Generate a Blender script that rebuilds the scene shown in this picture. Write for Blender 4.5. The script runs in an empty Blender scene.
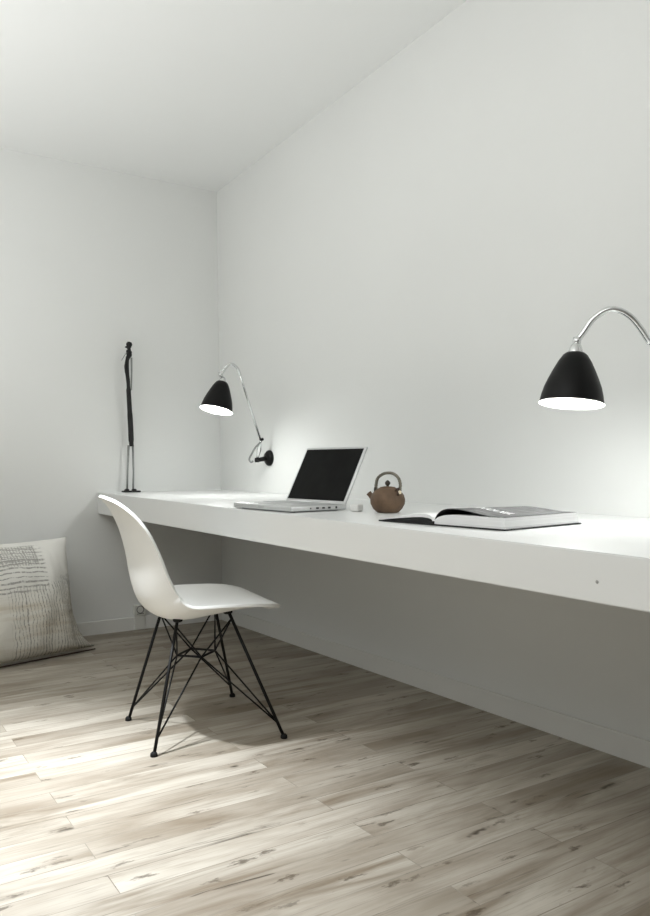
import bpy, bmesh, math, random
from mathutils import Vector, Matrix
PI = math.pi
random.seed(7)
scene = bpy.context.scene
C = scene.collection

# ------------------------------------------------------------------ helpers
def link(name, me, mat, parent=None, smooth=True):
    o = bpy.data.objects.new(name, me)
    C.objects.link(o)
    if mat: me.materials.append(mat)
    if parent: o.parent = parent
    if smooth:
        for p in me.polygons: p.use_smooth = True
    return o

def obj(name, bm, mat, parent=None, smooth=True, auto=None):
    bmesh.ops.recalc_face_normals(bm, faces=bm.faces)
    me = bpy.data.meshes.new(name)
    bm.to_mesh(me); bm.free()
    o = link(name, me, mat, parent, smooth)
    if auto is not None:
        m = me
        try: m.set_sharp_from_angle(angle=math.radians(auto))
        except Exception: pass
    return o

def root(name, label, cat, loc=(0, 0, 0), rot=(0, 0, 0), group=None):
    o = bpy.data.objects.new(name, None)
    C.objects.link(o); o.empty_display_size = .05
    o.rotation_mode = 'ZYX'
    o.location = loc; o.rotation_euler = rot
    o['label'] = label; o['category'] = cat
    if group: o['group'] = group
    return o

def struct(o):
    o['kind'] = 'structure'; return o

def box(bm, x0, x1, y0, y1, z0, z1, M=None, bevel=0, seg=2):
    r = bmesh.ops.create_cube(bm, size=1)
    vs = r['verts']
    for v in vs:
        v.co = Vector(((x0+x1)/2+v.co.x*(x1-x0), (y0+y1)/2+v.co.y*(y1-y0), (z0+z1)/2+v.co.z*(z1-z0)))
    if bevel:
        es = list({e for v in vs for e in v.link_edges})
        q = bmesh.ops.bevel(bm, geom=es, offset=bevel, segments=seg, affect='EDGES', profile=.5)
        vs = list({v for f in q['faces'] for v in f.verts} | {v for v in vs if v.is_valid})
    if M: 
        for v in vs: v.co = M @ v.co
    return vs

def tube(bm, pts, r, n=12, caps=True, closed=False):
    pts = [Vector(p) for p in pts]
    rs = r if isinstance(r, (list, tuple)) else [r]*len(pts)
    N = len(pts)
    T = []
    for i in range(N):
        if closed: t = pts[(i+1) % N]-pts[i-1]
        else: t = pts[min(i+1, N-1)]-pts[max(i-1, 0)]
        T.append(t.normalized())
    a = Vector((0, 0, 1)) if abs(T[0].z) < .9 else Vector((1, 0, 0))
    u = T[0].cross(a).normalized()
    rings = []
    for i in range(N):
        u = (u-T[i]*u.dot(T[i])).normalized()
        w = T[i].cross(u)
        rings.append([bm.verts.new(pts[i]+(u*math.cos(2*PI*k/n)+w*math.sin(2*PI*k/n))*rs[i]) for k in range(n)])
    for i in range(N if closed else N-1):
        A, B = rings[i], rings[(i+1) % N]
        for k in range(n):
            bm.faces.new((A[k], A[(k+1) % n], B[(k+1) % n], B[k]))
    if caps and not closed:
        bm.faces.new(rings[0][::-1]); bm.faces.new(rings[-1])

def lathe(bm, prof, n=40, M=None, cap=True, sx=1, sy=1):
    rings = []
    for (r, z) in prof:
        if r < 1e-6: rings.append([bm.verts.new((0, 0, z))])
        else: rings.append([bm.verts.new((r*sx*math.cos(2*PI*k/n), r*sy*math.sin(2*PI*k/n), z)) for k in range(n)])
    for A, B in zip(rings[:-1], rings[1:]):
        for k in range(n):
            k2 = (k+1) % n
            if len(A) == 1 and len(B) == 1: continue
            if len(A) == 1: bm.faces.new((A[0], B[k2], B[k]))
            elif len(B) == 1: bm.faces.new((A[k], A[k2], B[0]))
            else: bm.faces.new((A[k], A[k2], B[k2], B[k]))
    if cap:
        for R in (rings[0], rings[-1]):
            if len(R) > 1: bm.faces.new(R)
    if M:
        for R in rings:
            for v in R: v.co = M @ v.co

def smoothpath(pts, sub=8):
    P = [Vector(p) for p in pts]; out = []
    for i in range(len(P)-1):
        p0 = P[max(i-1, 0)]; p1 = P[i]; p2 = P[i+1]; p3 = P[min(i+2, len(P)-1)]
        for k in range(sub):
            t = k/sub
            out.append(.5*((2*p1)+(p2-p0)*t+(2*p0-5*p1+4*p2-p3)*t*t+(3*p1-p0-3*p2+p3)*t**3))
    out.append(P[-1]); return out

def interp(tab, s):
    # smooth (catmull-rom) interpolation of rows (s, a, b, ...)
    n = len(tab)
    for i in range(n-1):
        if s <= tab[i+1][0] or i == n-2:
            p1, p2 = tab[i], tab[i+1]; p0 = tab[max(i-1, 0)]; p3 = tab[min(i+2, n-1)]
            h = p2[0]-p1[0]; t = (s-p1[0])/h
            o = []
            for c in range(1, len(p1)):
                m1 = (p2[c]-p0[c])/(p2[0]-p0[0])*h if p2[0] != p0[0] else 0
                m2 = (p3[c]-p1[c])/(p3[0]-p1[0])*h
                o.append((2*t**3-3*t*t+1)*p1[c]+(t**3-2*t*t+t)*m1+(-2*t**3+3*t*t)*p2[c]+(t**3-t*t)*m2)
            return o

# ------------------------------------------------------------------ materials
class NT:
    def __init__(s, name):
        s.m = bpy.data.materials.new(name); s.m.use_nodes = True
        s.t = s.m.node_tree; s.b = s.t.nodes['Principled BSDF']
    def n(s, typ, **kw):
        nd = s.t.nodes.new(typ)
        for k, v in kw.items():
            if k.startswith('i_'):
                nd.inputs[k[2:].replace('_', ' ')].default_value = v
            else: setattr(nd, k, v)
        return nd
    def l(s, a, b): s.t.links.new(a, b)
    def val(s, sock, x):
        if isinstance(x, (int, float)): sock.default_value = x
        else: s.l(x, sock)
    def math(s, op, a, b=0.0, c=0.0):
        nd = s.n('ShaderNodeMath', operation=op)
        s.val(nd.inputs[0], a); s.val(nd.inputs[1], b); s.val(nd.inputs[2], c)
        return nd.outputs[0]
    def ramp(s, f, stops, interp='LINEAR'):
        nd = s.n('ShaderNodeValToRGB'); cr = nd.color_ramp; cr.interpolation = interp
        while len(cr.elements) > 1: cr.elements.remove(cr.elements[-1])
        for i, (p, c) in enumerate(stops):
            e = cr.elements[0] if i == 0 else cr.elements.new(p)
            e.position = p; e.color = (c, c, c, 1) if isinstance(c, (int, float)) else (*c, 1)
        s.l(f, nd.inputs[0]); return nd.outputs[0]
    def mix(s, f, a, b, bt='MIX'):
        nd = s.n('ShaderNodeMix', data_type='RGBA', blend_type=bt)
        s.val(nd.inputs[0], f)
        for i, x in ((6, a), (7, b)):
            if isinstance(x, tuple): nd.inputs[i].default_value = (*x, 1)
            else: s.l(x, nd.inputs[i])
        return nd.outputs[2]
    def noise(s, vec, scale, detail=3, rough=.5, dist=0):
        nd = s.n('ShaderNodeTexNoise'); nd.inputs['Scale'].default_value = scale
        nd.inputs['Detail'].default_value = detail; nd.inputs['Roughness'].default_value = rough
        nd.inputs['Distortion'].default_value = dist
        if vec: s.l(vec, nd.inputs['Vector'])
        return nd.outputs[0]
    def mapping(s, vec, sc=(1, 1, 1), rot=(0, 0, 0), loc=(0, 0, 0)):
        nd = s.n('ShaderNodeMapping'); nd.inputs['Scale'].default_value = sc
        nd.inputs['Rotation'].default_value = rot; nd.inputs['Location'].default_value = loc
        s.l(vec, nd.inputs['Vector']); return nd.outputs[0]
    def bump(s, h, st=.2, d=.01):
        nd = s.n('ShaderNodeBump'); nd.inputs['Strength'].default_value = st; nd.inputs['Distance'].default_value = d
        s.l(h, nd.inputs['Height']); s.l(nd.outputs[0], s.b.inputs['Normal'])
    def coord(s, w='Object'): return s.n('ShaderNodeTexCoord').outputs[w]

def simple(name, col, rough=.5, metal=0, var=0, scale=20, bump=0, bscale=200, spec=.5, coat=0):
    t = NT(name); b = t.b
    b.inputs['Roughness'].default_value = rough; b.inputs['Metallic'].default_value = metal
    b.inputs['Specular IOR Level'].default_value = spec
    if coat: b.inputs['Coat Weight'].default_value = coat; b.inputs['Coat Roughness'].default_value = .1
    co = t.coord()
    nz = t.noise(co, scale, 4)
    k = 1-var
    c = t.mix(t.ramp(nz, [(.35, 0), (.65, 1)]), tuple(x*k for x in col), col)
    t.l(c, b.inputs['Base Color'])
    if bump: t.bump(t.noise(co, bscale, 3), bump, .002)
    return t.m

M_wall = simple('wall_paint', (.788, .798, .782), .75, 0, .02, 1.2, .12, 60, .25)
M_wallgrey = simple('grey_wall_paint', (.38, .38, .37), .8, 0, .02, 1.2, .1, 60, .25)
M_ceil = simple('ceiling_paint', (.815, .825, .815), .8, 0, .015, .9, .08, 50, .2)
M_base = simple('baseboard_paint', (.78, .78, .75), .45, 0, .02, 4, .03, 40, .4)
M_desk = simple('desk_lacquer', (.81, .82, .81), .28, 0, .012, 3, 0, 60, .45)
M_shell = simple('white_plastic_shell', (.80, .80, .775), .34, 0, .015, 8, .02, 400, .5)
M_black = simple('black_wire', (.008, .008, .008), .5, 0, .2, 40, 0, 60, .2)
M_rubber = simple('black_rubber', (.01, .01, .01), .7, spec=.2)
M_shade = simple('black_enamel', (.003, .003, .003), .4, 0, .1, 20, 0, 60, .18)
M_lining = simple('white_enamel', (.9, .9, .88), .4)
M_chrome = simple('chrome', (.72, .73, .73), .16, 1, .05, 10)
M_iron = simple('blackened_iron', (.012, .012, .012), .55, .3, .3, 60, .5, 120)
M_steel = simple('grey_steel_rod', (.30, .31, .30), .45, .6, .15, 60)
M_alu = simple('brushed_aluminium', (.62, .63, .63), .36, .75, .04, 60, .05, 300)
M_key = simple('silver_keys', (.5, .51, .51), .5, .3)
M_port = simple('port_black', (.01, .01, .01), .5)
M_clay = simple('brown_clay', (.150, .094, .056), .6, 0, .35, 26, .35, 90, .35)
M_cane = simple('weathered_cane', (.20, .185, .145), .6, 0, .5, 120, .3, 200)
M_darkclay = simple('dark_clay_knob', (.05, .038, .025), .5, 0, .4, 60)
M_cord = simple('dark_brown_cord', (.045, .022, .012), .8, 0, .4, 90)
M_bead = simple('cream_bead', (.75, .66, .48), .4)
M_paper = simple('white_paper', (.82, .82, .82), .7, 0, .03, 30)
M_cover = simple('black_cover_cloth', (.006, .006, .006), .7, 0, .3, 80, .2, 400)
M_white = simple('white_gloss_plastic', (.8, .8, .78), .3)
M_ink = simple('white_print', (.85, .85, .85), .6)
M_sock = simple('grey_white_plastic', (.70, .70, .66), .4)
M_sock2 = simple('pale_grey_cap', (.36, .36, .34), .5)
M_sockd = simple('socket_recess', (.22, .22, .20), .5)

def screen_mat():
    t = NT('dark_screen'); b = t.b
    n = t.noise(t.coord(), 6, 6, .6)
    c = t.mix(t.ramp(n, [(.4, 0), (.75, 1)]), (.003, .003, .003), (.010, .011, .010))
    t.l(c, b.inputs['Base Color']); b.inputs['Roughness'].default_value = .35
    b.inputs['Specular IOR Level'].default_value = .06
    return t.m
M_screen = screen_mat()

def bulb_mat():
    t = NT('glowing_bulb'); b = t.b
    b.inputs['Base Color'].default_value = (1, 1, 1, 1)
    b.inputs['Emission Color'].default_value = (1, .98, .94, 1)
    b.inputs['Emission Strength'].default_value = 14
    return t.m
M_bulb = bulb_mat()

def page_fibre():
    # page block edges: fine lines of stacked sheets
    t = NT('page_block'); b = t.b
    v = t.mapping(t.coord(), (1, 1, 900))
    n = t.noise(v, 1, 2)
    c = t.mix(t.ramp(n, [(.3, 0), (.7, 1)]), (.70, .70, .70), (.86, .86, .86))
    t.l(c, b.inputs['Base Color']); b.inputs['Roughness'].default_value = .7
    return t.m
M_block = page_fibre()

def photo_page():
    # a grey photograph of water-like streaks printed on the page
    t = NT('grey_printed_page'); b = t.b
    v = t.mapping(t.coord('UV'), (2.0, 9, 1), (0, 0, .35))
    n = t.noise(v, 2.2, 6, .6, .6)
    c = t.ramp(n, [(.3, (.085, .085, .087)), (.5, (.13, .13, .13)), (.62, (.19, .19, .19)), (.8, (.30, .30, .30))])
    t.l(c, b.inputs['Base Color']); b.inputs['Roughness'].default_value = .6; b.inputs['Specular IOR Level'].default_value = .25
    return t.m
M_photo = photo_page()

def floor_mat():
    t = NT('whitewashed_oak_planks'); b = t.b
    co = t.coord()
    v = t.mapping(co, (1, 1, 1), (0, 0, PI/2))       # planks run along world Y
    br = t.n('ShaderNodeTexBrick')
    br.offset = .37; br.offset_frequency = 2; br.squash = 1
    br.inputs['Color1'].default_value = (0, 0, 0, 1); br.inputs['Color2'].default_value = (1, 1, 1, 1)
    br.inputs['Mortar'].default_value = (.5, .5, .5, 1)
    br.inputs['Scale'].default_value = 1; br.inputs['Mortar Size'].default_value = .0012
    br.inputs['Mortar Smooth'].default_value = .1; br.inputs['Bias'].default_value = 0
    br.inputs['Brick Width'].default_value = .98; br.inputs['Row Height'].default_value = .094
    t.l(v, br.inputs['Vector'])
    rnd = t.n('ShaderNodeSeparateColor'); t.l(br.outputs['Color'], rnd.inputs[0]); rnd = rnd.outputs[0]
    # shift the grain per plank
    sh = t.n('ShaderNodeCombineXYZ'); t.l(t.math('MULTIPLY', rnd, 37.0), sh.inputs[0]); t.l(t.math('MULTIPLY', rnd, 11.0), sh.inputs[1])
    ad = t.n('ShaderNodeVectorMath', operation='ADD'); t.l(v, ad.inputs[0]); t.l(sh.outputs[0], ad.inputs[1])
    g = ad.outputs[0]
    fine = t.noise(t.mapping(g, (3, 70, 1)), 1.4, 6, .65, .8)
    broad = t.noise(t.mapping(g, (1.2, 9, 1)), 1.2, 5, .6, 1.2)
    patch = t.noise(t.mapping(g, (1.1, 2.5, 1)), 1.5, 3, .5, .3)
    base = t.mix(rnd, (.27, .234, .185), (.46, .425, .36))
    c = t.mix(t.ramp(broad, [(.36, .95), (.62, 0)]), base, (.19, .150, .105))
    c = t.mix(t.math('MULTIPLY', t.ramp(patch, [(.4, 0), (.7, 1)]), .6), c, (.54, .50, .43))
    c = t.mix(t.math('MULTIPLY', t.ramp(fine, [(.30, 1), (.50, 0)]), .42), c, (.15, .125, .09))
    # knots
    vo = t.n('ShaderNodeTexVoronoi', feature='F1'); vo.inputs['Scale'].default_value = 1
    w = t.noise(g, 9, 3, .6)
    wv = t.n('ShaderNodeVectorMath', operation='ADD'); cm = t.n('ShaderNodeCombineXYZ')
    t.l(t.math('MULTIPLY', w, .55), cm.inputs[0]); t.l(t.math('MULTIPLY', w, .35), cm.inputs[1])
    t.l(t.mapping(g, (3.0, 8.0, 1)), wv.inputs[0]); t.l(cm.outputs[0], wv.inputs[1])
    t.l(wv.outputs[0], vo.inputs['Vector'])
    k = t.ramp(vo.outputs['Distance'], [(.03, 1), (.085, 0)])
    halo = t.ramp(vo.outputs['Distance'], [(.05, 1), (.24, 0)])
    c = t.mix(t.math('MULTIPLY', halo, .42), c, (.17, .135, .095))
    c = t.mix(t.math('MULTIPLY', k, .85), c, (.05, .036, .024))
    vo2 = t.n('ShaderNodeTexVoronoi', feature='F1'); vo2.inputs['Scale'].default_value = 1
    wv2 = t.n('ShaderNodeVectorMath', operation='ADD')
    w3 = t.noise(t.mapping(g, (1, 2.2, 1)), 28, 4, .65); w4 = t.noise(t.mapping(g, (1, 2.2, 1), loc=(3, 5, 1)), 24, 4, .65)
    cm2 = t.n('ShaderNodeCombineXYZ'); t.l(t.math('MULTIPLY', w3, .9), cm2.inputs[0]); t.l(t.math('MULTIPLY', w4, 1.3), cm2.inputs[1])
    t.l(t.mapping(g, (6.5, 26, 1), (0, 0, .02)), wv2.inputs[0]); t.l(cm2.outputs[0], wv2.inputs[1]); t.l(wv2.outputs[0], vo2.inputs['Vector'])
    gate = t.ramp(t.noise(t.mapping(g, (1.5, 3, 1)), 2.0, 2), [(.40, 0), (.48, 1)])
    fl = t.math('MULTIPLY', t.ramp(vo2.outputs['Distance'], [(.07, 1), (.22, 0)]), gate)
    c = t.mix(t.math('MULTIPLY', fl, .8), c, (.075, .055, .035))
    # dark streaks / cracks
    cr = t.noise(t.mapping(g, (1.3, 26, 1), (0, 0, .03)), 1.0, 4, .7, 1.0)
    crm = t.ramp(cr, [(.30, 1), (.35, 0)])
    c = t.mix(t.math('MULTIPLY', crm, .85), c, (.06, .045, .03))
    c = t.mix(t.math('MULTIPLY', br.outputs['Fac'], .45), c, (.10, .08, .06))
    t.l(c, b.inputs['Base Color'])
    r = t.ramp(broad, [(.3, .42), (.7, .55)]); t.l(r, b.inputs['Roughness'])
    b.inputs['Specular IOR Level'].default_value = .35
    h = t.math('SUBTRACT', fine, t.math('MULTIPLY', br.outputs['Fac'], 2.0))
    t.bump(h, .12, .002)
    return t.m
M_floor = floor_mat()

def cushion_mat():
    t = NT('hand_stitched_linen'); b = t.b
    uv = t.coord('UV')
    sp = t.n('ShaderNodeSeparateXYZ'); t.l(uv, sp.inputs[0]); U, V = sp.outputs[0], sp.outputs[1]
    nz = t.noise(uv, 5, 3, .5); nf = t.noise(uv, 16, 3, .6)
    wob = t.math('ADD', t.math('MULTIPLY', t.math('SUBTRACT', nz, .5), .06), t.math('MULTIPLY', t.math('SUBTRACT', nf, .5), .02))
    def lines(coord, other, N, width, seedsc):
        # irregular hand stitched lines: jittered strength per line, broken along their length
        x = t.math('MULTIPLY', t.math('ADD', coord, wob), N)
        fr = t.math('FRACT', x); fl = t.math('FLOOR', x)
        d = t.math('ABSOLUTE', t.math('SUBTRACT', fr, .5))
        wn = t.n('ShaderNodeTexWhiteNoise', noise_dimensions='1D'); t.l(t.math('ADD', fl, seedsc), wn.inputs['W'])
        ww = t.math('MULTIPLY', wn.outputs[0], width)
        m = t.math('LESS_THAN', d, t.math('ADD', ww, width*.35))
        cm = t.n('ShaderNodeCombineXYZ'); t.l(fl, cm.inputs[0]); t.l(t.math('MULTIPLY', other, 40), cm.inputs[1])
        br = t.noise(cm.outputs[0], 1.3, 2)
        m = t.math('MULTIPLY', m, t.ramp(br, [(.36, .15), (.5, 1)]))
        return m
    def step(x, a, w=.01):
        mr = t.n('ShaderNodeMapRange'); t.l(x, mr.inputs[0]); mr.inputs[1].default_value = a-w; mr.inputs[2].default_value = a+w
        return mr.outputs[0]
    inv = lambda x: t.math('SUBTRACT', 1.0, x)
    Vw = t.math('ADD', V, t.math('MULTIPLY', t.math('SUBTRACT', nf, .5), .06))
    slope = t.math('ADD', Vw, t.math('MULTIPLY', t.math('SUBTRACT', U, .6), -.12))
    vert = t.math('MULTIPLY', lines(U, V, 44, .15, 3), t.math('MULTIPLY', inv(step(slope, .56)), step(U, .40)))
    # denser stitching towards the right side seam
    vert2 = t.math('MULTIPLY', lines(U, V, 80, .2, 9), t.math('MULTIPLY', inv(step(slope, .60)), step(U, .80, .05)))
    hor = t.math('MULTIPLY', lines(V, U, 26, .2, 17), t.math('MULTIPLY', step(slope, .52), t.math('MULTIPLY', inv(step(U, .70)), inv(step(V, .93)))))
    crs = t.math('MULTIPLY', lines(U, V, 48, .2, 31), t.math('MULTIPLY', step(V, .74), t.math('MULTIPLY', inv(step(U, .655)), inv(step(V, .93)))))
    crs2 = t.math('MULTIPLY', lines(V, U, 55, .22, 43), t.math('MULTIPLY', step(V, .74), t.math('MULTIPLY', inv(step(U, .655)), inv(step(V, .93)))))
    m = t.math('MINIMUM', t.math('ADD', t.math('ADD', t.math('ADD', vert, hor), t.math('ADD', crs, crs2)), vert2), 1.0)
    cloth = t.mix(t.ramp(t.noise(t.mapping(uv, (1, 7, 1)), 2, 3), [(.45, 0), (.75, 1)]), (.66, .64, .58), (.50, .44, .35))
    upper = t.mix(step(V, .5, .1), cloth, (.72, .71, .67))
    c = t.mix(t.math('MULTIPLY', m, .62), upper, (.12, .118, .10))
    t.l(c, b.inputs['Base Color']); b.inputs['Roughness'].default_value = .9
    b.inputs['Specular IOR Level'].default_value = .15
    t.bump(t.math('ADD', t.math('MULTIPLY', m, .6), t.noise(uv, 90, 3)), .5, .004)
    return t.m
M_cush = cushion_mat()

# ------------------------------------------------------------------ the room
LX, LY, H = 7.2, 5.6, 2.7685
def slab(name, x0, x1, y0, y1, z0, z1, mat, bevel=0):
    bm = bmesh.new(); box(bm, x0, x1, y0, y1, z0, z1, bevel=bevel)
    return struct(obj(name, bm, mat, smooth=False))
slab('floor', -.15, LX, -LY, .15, -.12, 0, M_floor)
slab('ceiling', -.15, LX, -LY, .15, H, H+.12, M_ceil)
slab('wall_left', -.15, 0, -LY, .15, 0, H, M_wall)
slab('wall_right', 0, LX, 0, .15, 0, H, M_wall)
slab('wall_near', LX, LX+.15, -LY, .15, 0, H, M_wallgrey)
slab('wall_back', -.15, LX+.15, -LY-.15, -LY, 0, H, M_wallgrey)

def baseboard(name, M, L):
    bm = bmesh.new()
    prof = [(0, 0), (.015, 0), (.015, .075), (.0135, .079), (.0055, .080), (.005, .070), (0, .070)]
    a = [bm.verts.new(M @ Vector((0, p[0], p[1]))) for p in prof]
    b = [bm.verts.new(M @ Vector((L, p[0], p[1]))) for p in prof]
    n = len(prof)
    for i in range(n): bm.faces.new((a[i], a[(i+1) % n], b[(i+1) % n], b[i]))
    bm.faces.new(a); bm.faces.new(b)
    return struct(obj(name, bm, M_base, smooth=False))
baseboard('baseboard_right', Matrix(((1, 0, 0, .015), (0, -1, 0, 0), (0, 0, 1, 0), (0, 0, 0, 1))), LX-.015)
baseboard('baseboard_left', Matrix(((0, 1, 0, 0), (-1, 0, 0, 0), (0, 0, 1, 0), (0, 0, 0, 1))), LY)

# ------------------------------------------------------------------ the desk
ZT, ZS, DD, DS = .8381, -.02328, .7965, -.02643
def dz(x): return ZT+ZS*x
def dfront(x): return -(DD-DS*x)
def desk():
    r = root('floating_desk', 'long white lacquered desk slab spanning the right wall', 'desk', (0, 0, 0))
    bm = bmesh.new()
    xs = [0.0005, LX-.005]
    zb = lambda x: .713-.0158*x      # underside
    vs = []
    for x in xs:
        vs.append([bm.verts.new((x, -.0005, dz(x))), bm.verts.new((x, dfront(x), dz(x))),
                   bm.verts.new((x, dfront(x), zb(x))), bm.verts.new((x, -.0005, zb(x)))])
    for i in range(4): bm.faces.new((vs[0][i], vs[0][(i+1) % 4], vs[1][(i+1) % 4], vs[1][i]))
    bm.faces.new(vs[0]); bm.faces.new(vs[1])
    es = [e for e in bm.edges if abs(e.verts[0].co.x-e.verts[1].co.x) > 1 and e.verts[0].co.y < -.3]
    bmesh.ops.bevel(bm, geom=es, offset=.0025, segments=2, affect='EDGES')
    obj('desktop', bm, M_desk, r, smooth=False)
    bm = bmesh.new()
    lathe(bm, [(0, 0), (.0035, 0), (.0035, .0006), (0, .0008)], 16, Matrix.Translation((3.621, dfront(3.621), .697)) @ Matrix.Rotation(PI/2, 4, 'X'), cap=False)
    s = obj('screw_cap', bm, M_sock2, r); s['label'] = 'small grey screw cap'
desk()
TILT = math.atan(-ZS)       # things on the desktop lie in its plane

# ------------------------------------------------------------------ the chair
def chair():
    r = root('shell_chair', 'white moulded shell chair on a black wire base, pulled up to the desk', 'chair', (1.944, -.99, 0), (0, 0, math.radians(-6.5)))
    # centre profile: s, y, z, edge rise along the inner normal, half width
    T = [(0.00, .240, .425, -.006, .226),
         (0.03, .250, .438, -.004, .230),
         (0.08, .241, .455, .000, .235),
         (0.15, .196, .461, .008, .240),
         (0.25, .115, .448, .030, .247),
         (0.36, .015, .429, .054, .250),
         (0.46, -.095, .417, .070, .248),
         (0.53, -.162, .433, .082, .244),
         (0.60, -.208, .474, .090, .237),
         (0.68, -.234, .550, .078, .226),
         (0.78, -.253, .660, .056, .212),
         (0.88, -.280, .755, .037, .198),
         (0.96, -.318, .824, .025, .186),
         (1.00, -.348, .854, .019, .178)]
    NS, NTt = 72, 36
    bm = bmesh.new(); rows = []
    for i in range(NS+1):
        q = i/NS
        s = q
        # cluster samples at the rounded ends
        s = .5-.5*math.cos(PI*q)*(.55+.45*abs(math.cos(PI*q))) if False else q
        if q < .12: s = .12*(q/.12)**2
        elif q > .88: s = 1-.12*((1-q)/.12)**2
        y, z, rise, w = interp(T, s)
        y2, z2, *_ = interp(T, min(s+.004, 1)); y1, z1, *_ = interp(T, max(s-.004, 0))
        ty, tz = y2-y1, z2-z1; L = math.hypot(ty, tz); ty /= L; tz /= L
        ny, nz = tz, -ty          # inner normal (up on seat, forward on back)
        if ny < 0 and nz < 0 or nz < -.2: ny, nz = -ny, -nz
        # rounded ends
        e = 1
        if s < .24: e = (1-(1-s/.24)**2.3)**(1/2.3)
        if s > .80: e = min(e, (1-((s-.80)/.20)**2.6)**(1/2.6) if s < 1 else 0)
        e = max(e, .04)
        row = []
        for j in range(NTt+1):
            t = -1+2*j/NTt
            te = t*e
            dr = rise*(abs(te)**2.4)
            xx = te*w*(1-.06*abs(te)**6*(rise/.1))
            row.append(bm.verts.new((xx, y+ny*dr, z+nz*dr)))
        rows.append(row)
    for a, b in zip(rows[:-1], rows[1:]):
        for j in range(NTt): bm.faces.new((a[j], a[j+1], b[j+1], b[j]))
    sh = obj('shell', bm, M_shell, r)
    sh.matrix_local = Matrix.Translation((0, 0, .424)) @ Matrix.Rotation(math.radians(1.6), 4, 'Y') @ Matrix.Translation((0, 0, -.427))
    md = sh.modifiers.new('thick', 'SOLIDIFY'); md.thickness = .011; md.offset = 0
    bv = sh.modifiers.new('soft', 'BEVEL'); bv.width = .002; bv.segments = 2; bv.limit_method = 'ANGLE'
    # base
    Rz = Matrix.Rotation(math.radians(6.5), 2)
    def loc(x, y): v = Rz @ Vector((x-1.944, y+.99)); return (v.x, v.y)
    feet = {'A': loc(1.728, -1.186), 'B': loc(2.144, -1.239), 'D': loc(2.231, -.806), 'C': loc(1.667, -.731)}
    tops = {'A': (-.128, -.102), 'B': (.118, -.112), 'D': (.118, .070), 'C': (-.128, .096)}
    topz = {'A': .430, 'B': .424, 'D': .437, 'C': .440}
    Pz = .272
    P = {'r': loc(1.949, -1.080), 'n': loc(2.024, -1.018), 'f': loc(1.956, -.935), 'l': loc(1.873, -.995)}
    f3 = lambda k: Vector((*feet[k], .012)); t3 = lambda k: Vector((*tops[k], topz[k])); p3 = lambda k: Vector((*P[k], Pz))
    for k in 'ABDC':
        bm = bmesh.new()
        tube(bm, [f3(k), t3(k)], .0058, 12)
        lg = obj('leg', bm, M_black, r)
        bm = bmesh.new()
        d = Vector((*feet[k], 0)); dn = d.normalized()
        lathe(bm, [(0, 0), (.0115, 0), (.0125, .003), (.0115, .010), (.007, .015), (0, .016)], 16, Matrix.Translation((d.x+dn.x*.004, d.y+dn.y*.004, 0)), cap=False)
        obj('foot_glide', bm, M_rubber, lg)
        bm = bmesh.new()
        lathe(bm, [(0, 0), (.013, 0), (.017, .004), (.017, .012), (0, .012)], 20, Matrix.Translation((tops[k][0], tops[k][1], topz[k]-.013)), cap=False)
        obj('shock_mount', bm, M_rubber, lg)
    near = {'A': 'rl', 'B': 'rn', 'D': 'nf', 'C': 'lf'}
    for k in 'ABDC':
        for q in near[k]:
            bm = bmesh.new()
            a = f3(k).lerp(t3(k), .09)
            tube(bm, [a, p3(q)], .0032, 8)
            obj('brace_wire', bm, M_black, r)
            bm = bmesh.new()
            b = f3(k).lerp(t3(k), .93)
            tube(bm, [b, p3(q)], .0032, 8)
            obj('brace_wire', bm, M_black, r)
    bm = bmesh.new()
    ring = []
    ks = 'rnfl'
    for i in range(4):
        a, b = p3(ks[i]), p3(ks[(i+1) % 4])
        for u in (0.04, .5, .96): ring.append(a.lerp(b, u))
    tube(bm, ring, .0042, 10, closed=True)
    obj('centre_ring', bm, M_black, r)
chair()

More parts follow.
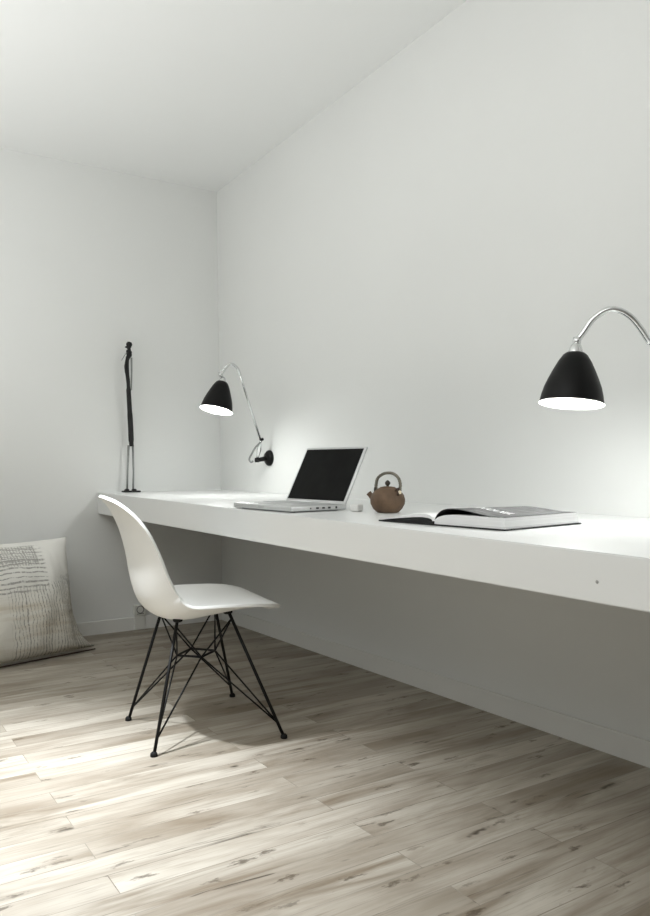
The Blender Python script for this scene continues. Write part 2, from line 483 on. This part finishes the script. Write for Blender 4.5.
# ------------------------------------------------------------------ the wall lamps
def wall_lamp(watts, label, plate, stub, joint, path, neck, shade_c, axis_dir, group=None):
    """plate: centre on the wall; path: chrome arm; neck/shade_c: shade top and rim centre"""
    P0 = Vector(plate)
    r = root('wall_lamp', label, 'lamp', P0)
    L = lambda p: Vector(p)-P0
    # wall plate (disc flat on the wall, axis along -Y)
    bm = bmesh.new()
    MX = Matrix.Rotation(PI/2, 4, 'X')        # local +Z -> world -Y
    lathe(bm, [(0, 0), (.045, 0), (.046, .004), (.044, .013), (.033, .024), (.012, .029), (0, .029)], 36, MX, cap=False)
    obj('wall_plate', bm, M_shade, r)
    st = L(stub)
    bm = bmesh.new(); tube(bm, [Vector((0, -.022, 0)), st*.55, st], [.014, .0135, .012], 16)
    lathe(bm, [(0, -.013), (.013, -.013), (.0145, 0), (.013, .013), (0, .013)], 16, Matrix.Translation(st), cap=False)
    obj('pivot_stub', bm, M_shade, r)
    jt = L(joint)
    # chrome bracket: oval plates between stub and joint
    bm = bmesh.new(); mid = (st+jt)/2
    tube(bm, [st, st.lerp(jt, .3), mid, st.lerp(jt, .75), jt], [.005, .010, .013, .009, .005], 14)
    obj('bracket', bm, M_chrome, r)
    bm = bmesh.new()
    tube(bm, [jt+Vector((-.016, 0, .006)), jt, jt+Vector((.02, 0, .002))], [.005, .007, .008], 14)
    obj('joint_knob', bm, M_shade, r)
    # arm
    pts = [jt+Vector((-.008, 0, .004))]+[L(p) for p in path]
    k = 1
    bm = bmesh.new()
    tube(bm, [pts[0], pts[1]], .0062, 14)
    obj('arm_rod', bm, M_chrome, r)
    bm = bmesh.new()
    tube(bm, smoothpath(pts[1:], 8), .0082, 14)
    obj('gooseneck', bm, M_chrome, r)
    # power cord looping from the stub to the joint
    bm = bmesh.new()
    c1 = st+Vector((-.012, -.02, -.006)); c4 = jt+Vector((.004, 0, -.01))
    off = Vector((-.045, -.022, 0))
    tube(bm, smoothpath([c1, c1+off*.28+Vector((0, 0, -.006)), c1+off*.52+Vector((0, 0, .012)), c1.lerp(c4, .40)+off*.62, c1.lerp(c4, .66)+off*.52, c1.lerp(c4, .86)+off*.25, c4], 8), .0052, 10)
    obj('cord', bm, M_steel, r)
    # shade
    nk, sc = L(neck), L(shade_c)
    ax = Vector(axis_dir).normalized()        # from top of shade towards its opening
    q = Vector((0, 0, -1)).rotation_difference(ax).to_matrix().to_4x4()
    SH = (sc-nk).length
    M = Matrix.Translation(sc) @ q
    prof = [(.021, 1.0), (.026, .995), (.034, .95), (.046, .82), (.058, .65), (.069, .48), (.078, .32), (.0840, .16), (.0870, .04), (.0880, .012), (.0900, .0)]
    prof = [(a_*.965, b_) for a_, b_ in prof]
    zo = [(rr, SH*z) for rr, z in prof]
    th = .0013
    bm = bmesh.new()
    lathe(bm, zo+[(.0866, -.0003)]+[(max(rr-th, .001), SH*z-(.003 if z > .9 else 0)) for rr, z in prof[::-1][2:]], 56, M, cap=False)
    bmesh.ops.remove_doubles(bm, verts=bm.verts, dist=1e-5)
    sh = obj('lamp_shade', bm, M_shade, r)
    bm = bmesh.new()
    lathe(bm, [(.0868, -.0009), (.0855, -.0007)]+[(rr-th-.0012, SH*z-(.004 if z > .9 else 0)+.003) for rr, z in prof[::-1][1:]], 56, M, cap=False)
    ln = obj('shade_lining', bm, M_lining, sh); ln['label'] = 'white inside of the shade'
    # chrome socket cap and swivel at the top
    bm = bmesh.new()
    lathe(bm, [(0, SH-.004), (.021, SH-.004), (.021, SH), (.017, SH+.012), (.013, SH+.022), (.009, SH+.026), (0, SH+.027)], 24, M, cap=False)
    obj('socket_cap', bm, M_chrome, sh)
    end = pts[-1]
    top = M @ Vector((0, 0, SH+.022))
    bm = bmesh.new(); tube(bm, [end, top], [.008, .006], 14)
    lathe(bm, [(0, -.011), (.010, -.011), (.0115, 0), (.010, .011), (0, .011)], 16, Matrix.Translation(end), cap=False)
    obj('swivel', bm, M_chrome, r)
    # bulb and its light
    bm = bmesh.new()
    lathe(bm, [(0, .034), (.014, .037), (.024, .048), (.027, .062), (.022, .078), (.013, .092), (.012, .118), (0, .12)], 24, M, cap=False)
    obj('bulb', bm, M_bulb, sh)
    ld = bpy.data.lights.new('bulb_light', 'POINT'); ld.energy = watts; ld.color = (.98, 1, .985); ld.shadow_soft_size = .045
    lo = bpy.data.objects.new('bulb_light', ld); C.objects.link(lo)
    lo.location = P0+(M @ Vector((0, 0, .010)))
    return r
wall_lamp(5.0, 'black bell lamp on a chrome arm mounted beyond the laptop, near the room corner',
          (.675, 0, 1.024), (.648, -.07, 1.013), (.728, -.085, 1.125),
          [(.869, -.28, 1.46), (.896, -.31, 1.492), (.896, -.345, 1.511), (.886, -.375, 1.489), (.868, -.392, 1.456)],
          (.865, -.395, 1.422), (.873, -.422, 1.267), (.05, -.26, -1), 'wall lamps over the desk')
wall_lamp(3.6, 'black bell lamp at the right, beyond the open book',
          (3.46, 0, .95), (3.44, -.06, .94), (3.44, -.07, 1.05),
          [(3.298, -.25, 1.255), (3.279, -.30, 1.321), (3.247, -.34, 1.347), (3.212, -.37, 1.326), (3.191, -.39, 1.287), (3.178, -.40, 1.266)],
          (3.182, -.405, 1.232), (3.180, -.428, 1.094), (-.01, -.13, -1), 'wall lamps over the desk')

# ------------------------------------------------------------------ the figurine
def figurine():
    x0, y0 = .08, -.62
    r = root('figurine', 'very thin tall black standing figure sculpture near the corner of the desk', 'sculpture', (x0, y0, dz(x0)))
    # local frame: s = sideways as seen from the room (along -Y/+Y), X depth
    bm = bmesh.new()
    vs = box(bm, -.030, .030, -.050, .050, -.001, .010, bevel=.004)
    for sy in (-.012, .032):
        lathe(bm, [(0, .008), (.014, .008), (.016, .014), (.010, .020), (0, .021)], 14, Matrix.Translation((0, sy-.014, 0)), cap=False)
    obj('base', bm, M_iron, r)
    for sy, ty in ((-.024, -.008), (.012, .018)):
        bm = bmesh.new(); tube(bm, [(0, sy, .015), (0, sy+.004, .12), (0, ty-.004, .28)], [.006, .0052, .007], 10)
        obj('leg', bm, M_steel, r)
    # body: dark wrapped long torso
    Z = lambda v: (489-v)/150*.913
    bm = bmesh.new()
    tube(bm, smoothpath([(0, .006, Z(444)), (0, .004, Z(438)), (0, .002, Z(425)), (0, -.002, Z(410)), (0, -.006, Z(395)), (0, -.008, Z(387)), (0, -.009, Z(380)), (0, -.012, Z(372)), (0, -.013, Z(365)), (0, -.010, Z(358)), (0, -.001, Z(355)), (0, -.002, Z(352)), (0, .002, Z(350))], 4),
         [.014]*4+[.0165]*8+[.0145]*8+[.011]*6+[.010]*6+[.010]*4+[.013]*4+[.017]*4+[.018]*3+[.013]*2, 12)
    bmesh.ops.scale(bm, vec=(.8, 1, 1), verts=bm.verts)
    obj('torso', bm, M_iron, r)
    bm = bmesh.new()
    tube(bm, [(0, .013, Z(357)), (.002, .012, Z(370)), (.002, .008, Z(389))], [.006, .0055, .005], 8)
    obj('arm', bm, M_steel, r)
    bm = bmesh.new()
    tube(bm, smoothpath([(.004, -.014, Z(356)), (.008, -.026, Z(364)), (.004, -.022, Z(372)), (0, -.014, Z(382))], 5), [.006]*6+[.008]*5+[.006]*5, 8)
    obj('arm', bm, M_iron, r)
    bm = bmesh.new()
    tube(bm, smoothpath([(0, .001, Z(353)), (0, .000, Z(350)), (0, -.003, Z(347.5)), (0, -.001, Z(345)), (0, .002, Z(343)), (0, .004, Z(341.7))], 4),
         [.009]*4+[.010]*4+[.015]*4+[.018]*4+[.014]*3+[.009, .002], 14)
    tube(bm, [(0, -.010, Z(346.5)), (.0, -.026, Z(347.3))], [.007, .003], 8)
    obj('head', bm, M_iron, r)
    bm = bmesh.new(); tube(bm, [(.004, -.016, Z(352.5)), (.01, -.030, Z(355)), (.012, -.052, Z(361))], [.003, .0022, .0015], 8)
    obj('horn', bm, M_steel, r)
figurine()

# ------------------------------------------------------------------ the laptop
def laptop():
    ax, ay, a, W, D = 1.925, -.838, .102, .374, .25
    r = root('laptop', 'open silver laptop with a black screen standing on the white desk', 'laptop', (ax, ay, dz(ax)+.0013), (0, TILT, a))
    bm = bmesh.new(); box(bm, 0, W, 0, D, .002, .022, bevel=.006, seg=3)
    base = obj('base', bm, M_alu, r, auto=40)
    for x, y in ((.03, .03), (W-.03, .03), (.03, D-.03), (W-.03, D-.03)):
        bm = bmesh.new()
        lathe(bm, [(0, -.0005), (.008, -.0005), (.008, .003), (0, .003)], 14, Matrix.Translation((x, y, 0)), cap=False)
        obj('rubber_foot', bm, M_rubber, base)
    bm = bmesh.new()
    rowsk = [13, 14, 13, 12, 11]
    for ri, nk in enumerate(rowsk):
        y = D-.045-ri*.0195
        kw = (W-.075)/nk
        for k in range(nk):
            box(bm, .0375+k*kw+.001, .0375+(k+1)*kw-.001, y-.0165, y, .021, .0235, bevel=.0008, seg=1)
    obj('keyboard', bm, M_key, base, smooth=False)
    bm = bmesh.new(); box(bm, W/2-.045, W/2+.045, .02, .085, .0215, .0224, bevel=.0003, seg=1)
    obj('trackpad', bm, M_key, base, smooth=False)
    bm = bmesh.new(); box(bm, W/2-.018, W/2+.022, -.0008, .002, .0125, .0165, bevel=.0005, seg=1)
    obj('latch_button', bm, M_key, base, smooth=False)
    for y, w_, h in ((.085, .006, .005), (.115, .012, .006), (.142, .012, .006), (.168, .012, .007), (.20, .008, .008)):
        bm = bmesh.new(); box(bm, W-.002, W+.0006, y-w_/2, y+w_/2, .0115-h/2, .0115+h/2, bevel=.0004, seg=1)
        obj('port', bm, M_port, base, smooth=False)
    # lid tilted back about the hinge
    lean = math.radians(27)
    Ml = Matrix.Translation((0, D-.010, .020)) @ Matrix.Rotation(-lean, 4, 'X')
    LH = .238
    bm = bmesh.new(); box(bm, .003, W-.003, 0, .010, 0, LH, Ml, bevel=.004, seg=3)
    lid = obj('lid', bm, M_alu, r, auto=40)
    bm = bmesh.new(); box(bm, .014, W-.014, -.0012, .001, .012, LH-.010, Ml)
    s = obj('screen', bm, M_screen, lid, smooth=False); s['label'] = 'black screen panel'
    bm = bmesh.new(); tube(bm, [(.03, D-.006, .019), (W-.03, D-.006, .019)], .0065, 14)
    obj('hinge', bm, M_alu, base)
laptop()

def adapter():
    x, y = 2.345, -.560
    o_ = bmesh.new()
    r = root('power_adapter', 'small square white power adapter between the laptop and the teapot', 'adapter', (x, y, dz(x)+.0003), (0, TILT, .35))
    box(o_, -.018, .018, -.018, .018, 0, .026, bevel=.006, seg=3)
    obj('adapter_body', o_, M_white, r, auto=40)
    bm = bmesh.new(); lathe(bm, [(0, .0), (.004, 0), (.004, .012), (0, .012)], 12, Matrix.Translation((0, .018, .015)) @ Matrix.Rotation(-PI/2, 4, 'X'), cap=False)
    obj('cable_plug', bm, M_white, r)
adapter()

# ------------------------------------------------------------------ the teapot
def teapot():
    x, y = 2.462, -.512
    r = root('teapot', 'small round brown clay teapot with an overhead handle, between laptop and book', 'teapot', (x, y, dz(x)+.0006), (0, TILT, math.radians(32)))
    bm = bmesh.new()
    lathe(bm, [(0, 0), (.032, 0), (.038, .002), (.050, .014), (.0585, .030), (.0600, .045), (.056, .060), (.046, .074), (.033, .083), (.026, .085), (.025, .082), (0, .081)], 48, None, cap=False)
    body = obj('body', bm, M_clay, r)
    bm = bmesh.new()
    lathe(bm, [(0, .083), (.028, .083), (.0295, .0845), (.024, .088), (.012, .090), (0, .0905)], 36, None, cap=False)
    lid = obj('lid', bm, M_clay, r)
    bm = bmesh.new()
    lathe(bm, [(0, .089), (.005, .090), (.0045, .093), (.0085, .097), (.0095, .102), (.007, .107), (.002, .111), (0, .1115)], 24, None, cap=False)
    obj('knob', bm, M_darkclay, lid)
    bm = bmesh.new()
    tube(bm, smoothpath([(-.044, 0, .049), (-.056, 0, .053), (-.064, 0, .060), (-.070, 0, .066)], 4), [.015, .0145, .0135, .012, .011, .0105, .010, .0095, .009, .009, .009, .0095, .0100], 16)
    obj('spout', bm, M_clay, r)
    for sx in (-1, 1):
        bm = bmesh.new()
        tube(bm, [(sx*.044+math.cos(t)*.0, math.cos(t)*.009, .078+math.sin(t)*.009) for t in [2*PI*k/12 for k in range(12)]], .0035, 8, closed=True)
        obj('handle_lug', bm, M_darkclay, r)
    pts = [(-.044, 0, .076), (-.042, 0, .098), (-.036, 0, .118), (-.018, 0, .132), (.002, 0, .136), (.022, 0, .133), (.039, 0, .119), (.046, 0, .098), (.044, 0, .076)]
    bm = bmesh.new(); sp = smoothpath(pts, 8)
    tube(bm, sp, [.0050+.0006*math.sin(i*2.2) for i in range(len(sp))], 12)
    for v in bm.verts: v.co.y *= 1.5
    obj('handle', bm, M_cane, r)
    bm = bmesh.new()
    for dx, dy in ((0, 0), (.006, -.004), (-.004, -.006)):
        tube(bm, smoothpath([(.040+dx*.3, -.008, .083), (.040+dx, -.016+dy, .075), (.040+dx*1.6, -.030+dy, .062)], 5), .0032, 8)
    tas = obj('tassel', bm, M_cord, r)
    bm = bmesh.new(); bmesh.ops.create_uvsphere(bm, u_segments=16, v_segments=10, radius=.0065, matrix=Matrix.Translation((.052, -.022, .071)))
    bd = obj('bead', bm, M_bead, tas); bd['label'] = 'cream bead'
teapot()

# ------------------------------------------------------------------ the open book
def book():
    ox, oy, a = 2.971, -.738, .135
    W, D, T = .230, .326, .029
    DC = .342
    r = root('open_book', 'large open picture book with a grey printed page and black cover', 'book', (ox, oy, dz(ox)+.0010), (0, TILT, a))
    def sheet(fn, nu, nv, th, name, mat, parent, uvs=False):
        bm = bmesh.new(); uvl = bm.loops.layers.uv.new('UVMap')
        top = [[bm.verts.new(fn(i/nu, j/nv)) for j in range(nv+1)] for i in range(nu+1)]
        bot = [[bm.verts.new(Vector(fn(i/nu, j/nv))-Vector((0, 0, th))) for j in range(nv+1)] for i in range(nu+1)]
        for i in range(nu):
            for j in range(nv):
                f = bm.faces.new((top[i][j], top[i+1][j], top[i+1][j+1], top[i][j+1]))
                for l_, (p, q) in zip(f.loops, ((i, j), (i+1, j), (i+1, j+1), (i, j+1))): l_[uvl].uv = (p/nu, q/nv)
                bm.faces.new((bot[i][j+1], bot[i+1][j+1], bot[i+1][j], bot[i][j]))
        for i in range(nu):
            bm.faces.new((top[i+1][0], top[i][0], bot[i][0], bot[i+1][0])); bm.faces.new((top[i][nv], top[i+1][nv], bot[i+1][nv], bot[i][nv]))
        for j in range(nv):
            bm.faces.new((top[0][j], top[0][j+1], bot[0][j+1], bot[0][j])); bm.faces.new((top[nu][j+1], top[nu][j], bot[nu][j], bot[nu][j+1]))
        return obj(name, bm, mat, parent, auto=35)
    # right cover board (slightly larger than the pages)
    bm = bmesh.new(); box(bm, -.002, W+.006, -.005, DC+.001, 0, .0032, bevel=.001, seg=1)
    obj('back_cover', bm, M_cover, r, smooth=False)
    # right page block, bulging near the spine
    def fblock(u, v):
        h = T*(1-.62*math.exp(-u*W/.022))
        return (u*W, v*D, .0034+h-.0006*u)
    bm = bmesh.new()
    nu, nv = 24, 2
    sheetb = []
    for i in range(nu+1):
        u = i/nu; p = fblock(u, 0)
        sheetb.append((p[0], p[2]))
    A = [bm.verts.new((x, 0, z)) for x, z in sheetb]+[bm.verts.new((W+.0015, 0, .0034)), bm.verts.new((0, 0, .0034))]
    B = [bm.verts.new((x, D, z)) for x, z in sheetb]+[bm.verts.new((W+.0015, D+.010, .0034)), bm.verts.new((0, D+.010, .0034))]
    n = len(A)
    for i in range(n): bm.faces.new((A[i], A[(i+1) % n], B[(i+1) % n], B[i]))
    bm.faces.new(A[::-1]); bm.faces.new(B)
    obj('page_block', bm, M_block, r, auto=35)
    # the lifted printed page: arches up from the gutter, lies on the block at its outer half
    def arch(u):
        lift = .016*max(0, math.sin(PI*(u/.82)**.55))**1.1 if 0 < u < .82 else 0
        return lift
    def fpage(u, v):
        h = T*(1-.62*math.exp(-u*W/.022))
        return (u*W, v*D, .0034+h+.0008+arch(u)*(1-.35*v))
    pg = sheet(fpage, 30, 10, .0006, 'printed_page', M_photo, r)
    pg['label'] = 'grey printed page with white letters'
    # black sheet below the lifted page: the gap's shadow put in as colour
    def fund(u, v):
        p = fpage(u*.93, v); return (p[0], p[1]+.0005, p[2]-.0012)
    ul = sheet(fund, 24, 6, .0008, 'page_gap_shade', M_cover, r); ul['label'] = 'black sheet standing in for the shadow under the lifted page'
    # lettering on the page, following its surface
    cu = bpy.data.curves.new('lettering', 'FONT'); cu.body = 'AX DUCA XUL'; cu.size = .046; cu.space_character = 1.02
    cu.extrude = 0; cu.offset = .0016; cu.resolution_u = 3
    to = bpy.data.objects.new('tmp_text', cu); C.objects.link(to)
    bpy.context.view_layer.update()
    me = bpy.data.meshes.new_from_object(to.evaluated_get(bpy.context.evaluated_depsgraph_get()))
    bpy.data.objects.remove(to)
    bm = bmesh.new(); bm.from_mesh(me)
    bmesh.ops.triangulate(bm, faces=bm.faces); bmesh.ops.subdivide_edges(bm, edges=bm.edges, cuts=1)
    xs = [v.co.x for v in bm.verts]; x0, x1 = min(xs), max(xs)
    for v in bm.verts:
        u = .13+(v.co.x-x0)/(x1-x0)*.67; vy = .085/D+v.co.y/D
        p = fpage(u, vy); v.co = Vector((p[0], p[1], p[2]+.0009))
    lt = obj('lettering', bm, M_ink, pg, smooth=False)
    # spine
    def fsp(u, v):
        t = PI*u
        return (-.016+.017*u*1.0-.004, v*(D+.006)-.003, .003+.010*math.sin(t)*.35)
    bm = bmesh.new(); box(bm, -.019, -.001, -.005, D+.005, .0, .0105, bevel=.001, seg=1); obj('spine', bm, M_cover, r, smooth=False)
    # left cover with its gently rising board and leaves
    WL = .192
    def hump(u): return .020*(math.sin(PI*min(1, u*1.0)**.75))**.9 if 0 < u < 1 else 0
    def flc(u, v):   # u 0 at the spine, 1 at the outer edge
        return (-.020-u*WL, v*(D+.01)-.005, .0035)
    sheet(flc, 8, 2, .0033, 'front_cover', M_cover, r)
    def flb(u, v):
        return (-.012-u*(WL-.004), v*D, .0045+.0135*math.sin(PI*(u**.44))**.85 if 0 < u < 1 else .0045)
    sheet(flb, 30, 2, .0005, 'black_arch_sheet', M_cover, r)  # thin black sheet arched over the left board
    # black fill between the left board and the arched pages
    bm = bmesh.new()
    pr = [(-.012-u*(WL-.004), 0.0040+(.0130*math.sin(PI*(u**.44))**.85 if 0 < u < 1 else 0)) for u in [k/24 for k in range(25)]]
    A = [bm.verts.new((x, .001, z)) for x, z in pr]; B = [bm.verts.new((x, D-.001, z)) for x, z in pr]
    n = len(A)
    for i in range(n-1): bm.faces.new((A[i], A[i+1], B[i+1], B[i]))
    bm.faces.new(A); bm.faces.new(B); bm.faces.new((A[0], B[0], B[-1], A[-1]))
    obj('black_arch_fill', bm, M_cover, r, auto=35)
    hf = lambda u: math.sin(PI*(u**.44))**.85 if 0 < u < 1 else 0
    us = [k/30 for k in range(31)]
    pr = [(-.006-u*(WL-.006), .0052+.0140*hf(u)) for u in us]+[(-.006-u*(WL-.006), .0068+.0225*hf(u)-.0004*u) for u in us[::-1]]
    bm = bmesh.new()
    A = [bm.verts.new((x, .002, z)) for x, z in pr]; B = [bm.verts.new((x, D-.002, z)) for x, z in pr]
    n = len(A)
    for i in range(n): bm.faces.new((A[i], A[(i+1) % n], B[(i+1) % n], B[i]))
    bm.faces.new(A[::-1]); bm.faces.new(B)
    obj('left_pages', bm, M_paper, r, auto=35)
book()

# ------------------------------------------------------------------ the floor cushion
def cushion():
    Wd, Hh, Tk = .78, .615, .20
    base = Vector((.485, -1.335, 0))
    ang = math.atan2(-.462, .125)           # the bottom edge runs almost along the left wall
    r = root('floor_cushion', 'large off-white floor cushion with dark hand-stitched lines leaning on the wall', 'cushion', base)
    N = 60; Mv = 50
    ux = Vector((-.26, .966, 0)).normalized()     # along the bottom edge, towards the corner of the room
    ux = Vector((-.27, .963, 0)).normalized()
    lean = math.radians(20)
    back = Vector((-ux.y, ux.x, 0))               # towards the wall
    if back.x > 0: back = -back
    up = (Vector((0, 0, 1))*math.cos(lean)+back*math.sin(lean))
    nr = ux.cross(up).normalized()
    if nr.x < 0: nr = -nr
    from mathutils import noise as mn
    bm = bmesh.new(); uvl = bm.loops.layers.uv.new('UVMap')
    def pt(i, j, side):
        u, v = i/N, j/Mv
        su, sv = 2*u-1, 2*v-1
        # pincushion outline, corners pulled out
        px = su*(Wd/2)
        if su < 0: px *= 1-.13*(1-sv*sv)*abs(su)**3
        else: px -= (.115*(1-math.exp(-v/.12))-.075*v*v)*su**3
        py = sv*(Hh/2)*(1-.045*(1-su*su)*(1 if sv > 0 else .12)*abs(sv)**3)
        e = max(0, (1-abs(su)**2.6))*max(0, (1-abs(sv)**2.6))
        th = Tk/2*e**.52
        if sv < 0: th *= 1.0
        # wrinkles, strongest towards the right seam and the lower corner
        q = Vector((u*7, v*3.2, side*3.1))
        wr = mn.noise(q)*.018+mn.noise(Vector((u*18+v*3, v*9, 5+side)))*.009*(.4+max(0, su))
        wr += math.sin(v*60+mn.noise(q*2)*5)*.004*max(0, su-.45)*2*(1 if .1 < v < .6 else .2)
        th += wr*(e**.4)
        return base+Vector((0, 0, .004))+ux*px+up*(py+Hh/2)+nr*(side*th)+nr*(.055)
    F = {}
    for side in (1, -1):
        for i in range(N+1):
            for j in range(Mv+1):
                edge = i in (0, N) or j in (0, Mv)
                if side == -1 and edge: F[(i, j, -1)] = F[(i, j, 1)]
                else: F[(i, j, side)] = bm.verts.new(pt(i, j, side)-base)
    for side in (1, -1):
        for i in range(N):
            for j in range(Mv):
                q = [(i, j), (i+1, j), (i+1, j+1), (i, j+1)]
                if side == -1: q = q[::-1]
                f = bm.faces.new([F[(a, b, side)] for a, b in q])
                for l_, (a, b) in zip(f.loops, q): l_[uvl].uv = (a/N, b/Mv)
    for v in bm.verts:            # settle on the floor and against the wall
        if v.co.z < .004: v.co.z = .004+(v.co.z-.004)*.02
        if v.co.x+base.x < .006: v.co.x = .006-base.x
    cv = obj('cushion_cover', bm, M_cush, r)
    # bottom seam as a tube, coloured dark for the thin shadow along it
    bm = bmesh.new()
    pl = [pt(i, 0, 1)-base+nr*.001 for i in range(0, N+1, 2)]
    for p in pl: p.z = .007
    tube(bm, pl, .0035, 8)
    o = obj('bottom_seam', bm, M_cord, r); o['label'] = 'bottom seam with its dark shadow line'
cushion()

# ------------------------------------------------------------------ the wall socket
def socket():
    y = -.558
    r = root('wall_socket', 'grey white electrical socket low on the left wall below the desk', 'socket', (0, y, 0))
    bm = bmesh.new(); box(bm, .0002, .034, -.036, .036, .086, .152, bevel=.004, seg=2)
    fc = obj('faceplate', bm, M_sock, r, smooth=False)
    bm = bmesh.new()
    lathe(bm, [(.022, 0), (.024, .002), (.020, .002), (.018, -.001), (0, -.001)], 28, Matrix.Translation((.034, 0, .124)) @ Matrix.Rotation(PI/2, 4, 'Y'), cap=False)
    obj('outlet', bm, M_sockd, fc)
    bm = bmesh.new(); box(bm, .0335, .0348, -.022, .022, .096, .100)
    obj('label_strip', bm, M_sockd, fc, smooth=False)
    bm = bmesh.new(); box(bm, .0153, .028, -.033, .033, .001, .086, bevel=.003, seg=2)
    obj('cable_duct', bm, M_sock, r, smooth=False)
socket()

# ------------------------------------------------------------------ light
def spot(name, loc, target, energy, size, blend, radius, col=(1, 1, 1)):
    ld = bpy.data.lights.new(name, 'SPOT'); ld.energy = energy; ld.spot_size = math.radians(size); ld.spot_blend = blend
    ld.shadow_soft_size = radius; ld.color = col
    o = bpy.data.objects.new(name, ld); C.objects.link(o); o.location = loc
    o.rotation_euler = (Vector(target)-Vector(loc)).to_track_quat('-Z', 'Y').to_euler()
    return o
def area(name, loc, target, energy, sx, sy, col=(1, 1, 1)):
    ld = bpy.data.lights.new(name, 'AREA'); ld.shape = 'RECTANGLE'; ld.size = sx; ld.size_y = sy; ld.energy = energy; ld.color = col
    o = bpy.data.objects.new(name, ld); C.objects.link(o); o.location = loc
    o.rotation_euler = (Vector(target)-Vector(loc)).to_track_quat('-Z', 'Y').to_euler()
    return o
spot('pendant_light', (1.95, -1.70, 1.75), (2.40, -1.96, 0), 268, 92, 1.0, .03, (.90, .95, 1))
area('ceiling_fill', (4.6, -3.4, 2.74), (4.6, -3.4, 0), 26, 2.6, 2.6, (1, 1, .99))  # added soft fill from above, no fixture behind it
area('upward_fill', (3.4, -3.4, 1.2), (3.4, -3.4, 2.77), 74, 2.0, 1.6, (.99, 1, 1))  # added fill aimed up to brighten ceiling and walls, no real lamp
area('upward_fill', (1.3, -2.6, .9), (1.3, -2.6, 2.77), 18, 1.4, 1.2, (.99, 1, 1))  # second added upward fill, nearer the room corner

w = bpy.data.worlds.new('World'); scene.world = w; w.use_nodes = True
w.node_tree.nodes['Background'].inputs[0].default_value = (.8, .82, .85, 1)
w.node_tree.nodes['Background'].inputs[1].default_value = .4

# ------------------------------------------------------------------ camera
f, yaw, yh, roll = 771.658, .5667726, 478.874, .0136924
fw = Vector((-math.cos(yaw), math.sin(yaw), 0)); rt = Vector((math.sin(yaw), math.cos(yaw), 0)); up = Vector((0, 0, 1))
r2 = rt*math.cos(roll)-up*math.sin(roll); u2 = rt*math.sin(roll)+up*math.cos(roll)
cd = bpy.data.cameras.new('camera'); cam = bpy.data.objects.new('camera', cd); C.objects.link(cam)
cam.matrix_world = Matrix(((r2.x, u2.x, -fw.x, 4.58276), (r2.y, u2.y, -fw.y, -2.1147), (r2.z, u2.z, -fw.z, .9), (0, 0, 0, 1)))
cd.sensor_fit = 'HORIZONTAL'; cd.sensor_width = 36; cd.lens = 36*f/650
cd.shift_y = (yh-458)/650
cd.clip_start = .02
scene.camera = cam
vs = scene.view_settings
vs.view_transform = 'Standard'; vs.look = 'None'; vs.gamma = 1; vs.use_curve_mapping = False; vs.exposure = .30
